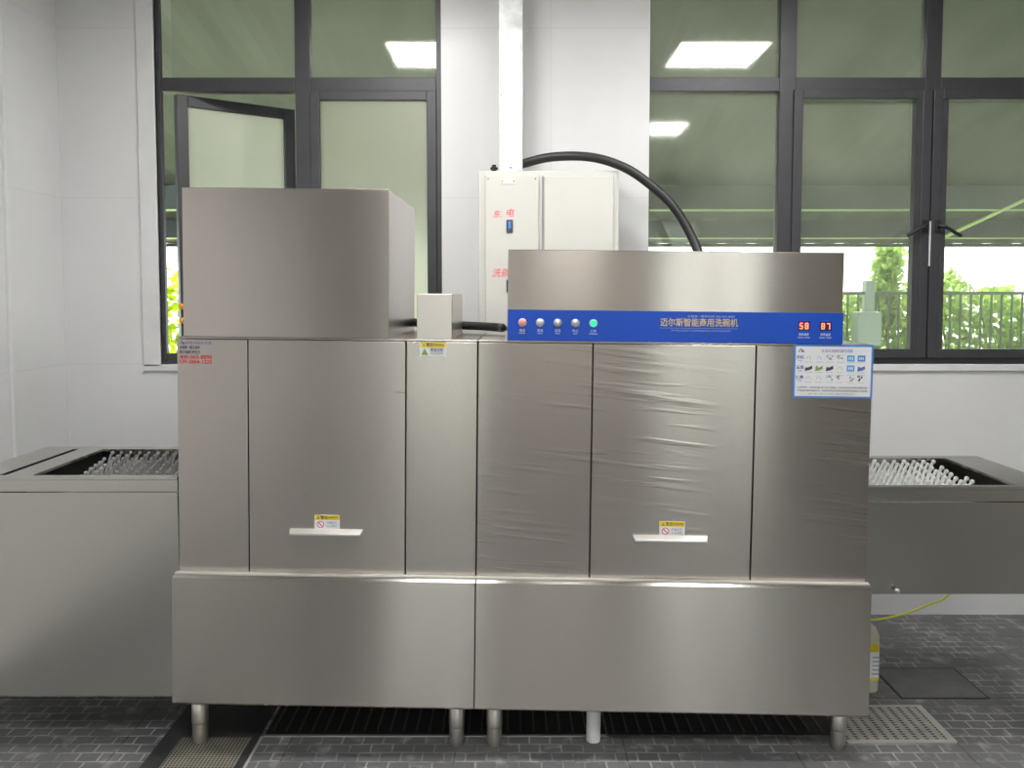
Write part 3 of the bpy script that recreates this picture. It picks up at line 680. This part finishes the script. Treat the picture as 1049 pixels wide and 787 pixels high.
# keep it clear of the duct: start at the duct's right face
tag(obj('power_hose', b, M['black'], smooth=True), 'thick black power hose arching from the duct down behind the control hood', 'hose')
b = BM(); tube(b, spline([(-.43, .70, 1.50), (-.40, .63, 1.493), (-.33, .56, 1.489), (-.22, .53, 1.486), (-.12, .48, 1.484), (-.036, .40, 1.481)], 8), .017, 14)
tag(obj('drain_hose', b, M['black'], smooth=True), 'black hose lying on the dishwasher top behind the small steel box', 'hose')

# ------------------------------------------------------------------ on the floor
g = thing('drain_cover', None, None)
bpy.data.objects.remove(g)
def ribbed(x0, x1, y0, y1, label):
    t = thing('drain_cover', label, 'drain cover', ((x0+x1)/2, y0, 0), group='black ribbed drain covers under the dishwasher')
    W_ = (x1-x0)/2-.002
    obj('cover_plate', box(BM(), -W_, W_, 0, y1-y0, 0, .003), M['grate_black'], t)
    b = BM(); n = int((2*W_)/.048)
    for i in range(n):
        x = -W_+.02+i*.048; box(b, x, x+.006, .012, y1-y0-.012, .003, .0065)
    obj('cover_ribs', b, M['grate_rib'], t); return t
ribbed(-.905, -.19, .125, .42, 'black ribbed drain cover, left of the pair of middle legs')
ribbed(-.185, .345, .125, .42, 'black ribbed drain cover between the middle legs and the white drain pipe')
ribbed(.35, 1.20, .125, .42, 'black ribbed drain cover between the white drain pipe and the right leg')
tag(obj('channel_edging', box(BM(), -.905, .345, .108, .122, 0, .004), M['steel_edge'], bevel=.001), 'thin bright metal edging strip along the front of the drain covers', 'edging')
def pgrate(x0, x1, y0, y1, m, label):
    t = obj('floor_grate', box(BM(), x0, x1, y0, y1, 0, .005), m, bevel=.002); return tag(t, label, 'floor grate')
def rim_(t, x0, x1, y0, y1):
    b = BM()
    for q in ((x0, x1, y0, y0+.012), (x0, x1, y1-.012, y1), (x0, x0+.012, y0+.012, y1-.012), (x1-.012, x1, y0+.012, y1-.012)): box(b, q[0], q[1], q[2], q[3], .005, .0065)
    obj('grate_rim', b, M['steel_edge'], t)
t = pgrate(1.205, 1.60, .064, .333, M['grate'], 'pale slotted steel floor grate beside the right leg of the dishwasher'); 
b = BM(); [box(b, q[0], q[1], q[2], q[3], .005, .0065) for q in ((1.205, 1.60, .064, .082), (1.205, 1.60, .320, .333), (1.575, 1.60, .082, .320))]; obj('grate_rim', b, plain('pale_grate_rim', (.52, .51, .47), .45, metal=.3), t)
t = pgrate(-1.20, -.945, -.32, .10, M['grate_l'], 'grimy perforated floor grate at the left front leg of the dishwasher')
t = tag(obj('drain_surround', box(BM(), -1.27, -.918, -.34, .42, -.001, .0008), M['slab_dark']), 'smooth dark strip of floor around the grimy perforated grate', 'floor strip')
tag(obj('slab_edging', box(BM(), -.916, -.907, -.34, .108, 0, .003), M['ledge']), 'pale edging strip on the floor right of the grimy perforated grate', 'edging')
t = tag(obj('floor_hatch', box(BM(), 1.56, 1.90, .40, .66, 0, .003), M['slab']), 'dark square floor hatch behind the slotted floor grate', 'floor hatch')
obj('hatch_frame', prism(BM(), [(1.552, .392), (1.908, .392), (1.908, .668), (1.552, .668)], 2, 0, .0015), M['black_gasket'], t)

# jug of detergent
J = thing('detergent_jug', 'milky plastic jug with yellow and white label behind the lower right dishwasher corner', 'jug', (1.402, .50, 0))
def rrect(hx, hy, r, z, n=5):
    pts = []
    for cx, cy, a0 in ((hx-r, hy-r, 0), (-hx+r, hy-r, 90), (-hx+r, -hy+r, 180), (hx-r, -hy+r, 270)):
        for i in range(n+1):
            a = math.radians(a0+90*i/n); pts.append((cx+r*math.cos(a), cy+r*math.sin(a), z))
    return pts
def loft(bm, secs):
    R_ = [[bm.verts.new(p) for p in s] for s in secs]
    for A, B in zip(R_, R_[1:]):
        for i in range(len(A)): bm.faces.new([A[i], A[(i+1) % len(A)], B[(i+1) % len(A)], B[i]])
    bm.faces.new(R_[0][::-1]); bm.faces.new(R_[-1]); return bm
b = loft(BM(), [rrect(.078, .058, .02, 0), rrect(.084, .063, .022, .008), rrect(.084, .063, .022, .235), rrect(.074, .055, .022, .262), rrect(.035, .032, .02, .292), rrect(.024, .024, .0239, .300)])
obj('jug_body', b, M['jug'], J, smooth=True)
b = loft(BM(), [rrect(.0852, .0642, .022, .055), rrect(.0852, .0642, .022, .205)]); lb = obj('jug_label', b, M['sticker'], J)
b = loft(BM(), [rrect(.0856, .0646, .022, .172), rrect(.0856, .0646, .022, .205)]); obj('label_band', b, M['jug_yellow'], lb)
b = loft(BM(), [rrect(.0856, .0646, .022, .055), rrect(.0856, .0646, .022, .066)]); obj('label_band', b, M['jug_yellow'], lb)
b = BM()
for i in range(5): box(b, .050, .0775, -.0647, -.0643, .08+i*.017, .085+i*.017)
obj('label_print', b, M['grey_ink'], lb)
obj('jug_cap', lathe(BM(), [(.025, .298), (.025, .322), (.022, .325)]), M['jug_yellow'], J)
b = BM(); tube(b, spline([(-.06, 0, .25), (-.062, 0, .285), (-.03, 0, .305), (-.018, 0, .30)], 6), .008, 10); obj('jug_handle', b, M['jug'], J, smooth=True)

WIRE = [(1.30, .95, .012), (1.50, 1.0, .075), (1.59, 1.0, .0855), (1.695, 1.0, .081), (1.773, 1.0, .090), (1.864, 1.0, .114), (1.955, 1.0, .151), (2.055, 1.0, .203), (2.2, 1.1, .36), (2.25, 1.262, .5)]
b = BM(); tube(b, spline(WIRE, 8), .005, 8)
tag(obj('earth_wire', b, M['yellow_wire'], smooth=True), 'thin yellow and green wire hanging below the right steel table', 'wire')

# ------------------------------------------------------------------ outside
GZ = -.15
struct('ground_yard', box(BM(), -14, 20, -30, YF-.21, GZ-.1, GZ), M['concrete'])
struct('ground_outside', box(BM(), -14, 20, WY+.21, 26, GZ-.1, GZ), M['concrete'])
cn = thing('canopy', 'green-grey sheet metal canopy with dark purlins outside the windows', 'canopy', (0, 1.5, 0))
def cz(y): return 3.72-(y-1.5)*.2029
b = BM(); y = 1.50; n = 0
A = []
for i in range(0, 340):
    x = -14+.1*i; A.append((x, .007 if i % 4 in (0, 1) else -.007))
Rr = []
for yy in (1.50, 8.5):
    Rr.append([b.verts.new((x, yy-1.5, cz(yy)+dz)) for x, dz in A]); Rr.append([b.verts.new((x, yy-1.5, cz(yy)+dz+.012)) for x, dz in A])
lo0, up0, lo1, up1 = Rr
for i in range(len(A)-1):
    b.faces.new([lo0[i], lo0[i+1], lo1[i+1], lo1[i]]); b.faces.new([up0[i], up1[i], up1[i+1], up0[i+1]])
    b.faces.new([lo0[i], up0[i], up0[i+1], lo0[i+1]]); b.faces.new([lo1[i], lo1[i+1], up1[i+1], up1[i]])
bmesh.ops.recalc_face_normals(b, faces=b.faces)
obj('canopy_sheet', b, M['canopy'], cn)
for yy, dp in ((6.1, .24), (7.35, .20), (8.42, .03)):
    pu = obj('purlin', box(BM(), -14, 19.8, yy-1.5-.04, yy-1.5+.04, cz(yy)-.03-dp, cz(yy)-.02), M['purlin'], cn)
    if yy in (6.1, 7.35): obj('purlin_flange', box(BM(), -14, 19.8, yy-1.5-.06, yy-1.5+.06, cz(yy)-.04-dp, cz(yy)-.03-dp), M['pale_green'], pu)
for x in (-9, -3.8, 1.6, 9.5): obj('canopy_post', box(BM(), x-.05, x+.05, 7.35-1.5-.05, 7.35-1.5+.05, GZ, cz(7.35)-.2), M['purlin'], cn)
obj('canopy_post', box(BM(), 4.15, 4.25, 3.95, 4.05, GZ, cz(5.5)-.01), M['purlin'], cn)
b = BM(); tube(b, [Vector((4.2, 4.0, 2.13)), Vector((5.76, 4.0, 2.86))], .018, 8)
obj('canopy_brace', b, M['pale_green'], cn)

fn = thing('railing_fence', 'grey metal railing fence in front of the green hedge', 'fence', (6, 8.5, GZ))
b = BM(); box(b, -4, 7, -.02, .02, 1.76, 1.80); obj('fence_rail', b, M['fence'], fn)
b = BM(); box(b, -4, 7, -.02, .02, .15, .19); obj('fence_rail', b, M['fence'], fn)
for i in range(78):
    x = -3.94+.14*i
    if abs(x+1.14) < .1: continue
    obj('fence_bar', box(BM(), x-.011, x+.011, -.011, .011, .19, 1.76), M['fence'], fn)
for x in (-3.95, -1.14, 1.9, 4.8, 6.95): obj('fence_post', box(BM(), x-.06, x+.06, -.06, .06, 0, 1.95), M['fence_post'], fn)
mb = tag(obj('meter_box', box(BM(), 4.60, 4.92, 8.2, 8.42, .93, 1.38), M['fence_post'], bevel=.01), 'pale grey box mounted in front of the fence post', 'box')
obj('box_bracket', box(BM(), 4.82, 4.88, 8.42, 8.438, 1.0, 1.3), M['fence'], mb)
obj('box_stand', box(BM(), 4.73, 4.80, 8.28, 8.34, GZ, .93), M['fence'], mb)

def foliage(bm, n, f, s0, s1, rnd):
    for _ in range(n):
        p = Vector(f(rnd)); s = rnd.uniform(s0, s1)
        a = Vector((rnd.gauss(0, 1), rnd.gauss(0, 1), rnd.gauss(0, 1))).normalized(); c = a.cross(Vector((rnd.gauss(0, 1), rnd.gauss(0, 1), rnd.gauss(0, 1)))).normalized()
        v = [bm.verts.new(p+a*s), bm.verts.new(p+c*s*.45), bm.verts.new(p-a*s), bm.verts.new(p-c*s*.45)]; bm.faces.new(v)
rnd = random.Random(3)
def hedge(loc, n, x0, x1, hy, hz, label, m, s0=.05, s1=.11, seed=0):
    t = thing('hedge', label, 'hedge', loc); rnd = random.Random(seed)
    def f(r):
        x = r.uniform(x0, x1); top = hz*(1+.10*math.sin(x*2.3+seed)+.07*math.sin(x*5.9+1))
        return (x, r.uniform(-hy, hy), r.uniform(0, 1)**.8*top)
    b = BM(); foliage(b, n, f, s0, s1, rnd); tag(obj('hedge_leaves', b, m, t), kind='stuff')
    b = BM()
    for i in range(int((x1-x0)/.6)):
        x = x0+.3+.6*i; tube(b, [Vector((x, 0, 0)), Vector((x+.1, .05, hz*.5)), Vector((x-.05, 0, hz*.85))], [.03, .02, .008], 6)
    obj('hedge_stems', b, M['bark'], t)
hedge((6, 9.3, GZ), 16000, -3.6, 7, .35, 1.85, 'bright green clipped hedge behind the railing fence', M['leaf'], seed=1)
hedge((-4, 8.2, GZ), 5000, -4, 3.2, .4, 2.0, 'bright yellow-green hedge seen through the gap beside the open window', M['leaf_y'], seed=4)
vn = thing('climbing_plant', 'leafy climber rising above the fence beside the pale fence post', 'plant', (5.35, 9.0, GZ)); rnd = random.Random(9)
b = BM(); foliage(b, 1300, lambda r: (r.gauss(-.02, .07)+.03*math.sin(r.random()*6), r.gauss(0, .12), 1.3+r.uniform(0, 1.15)), .05, .10, rnd); obj('climber_leaves', b, M['leaf'], vn)
b = BM(); tube(b, spline([(0, 0, 0), (.03, 0, .9), (-.04, 0, 1.7), (.02, 0, 2.35)], 6), .02, 8); obj('climber_stem', b, M['bark'], vn)
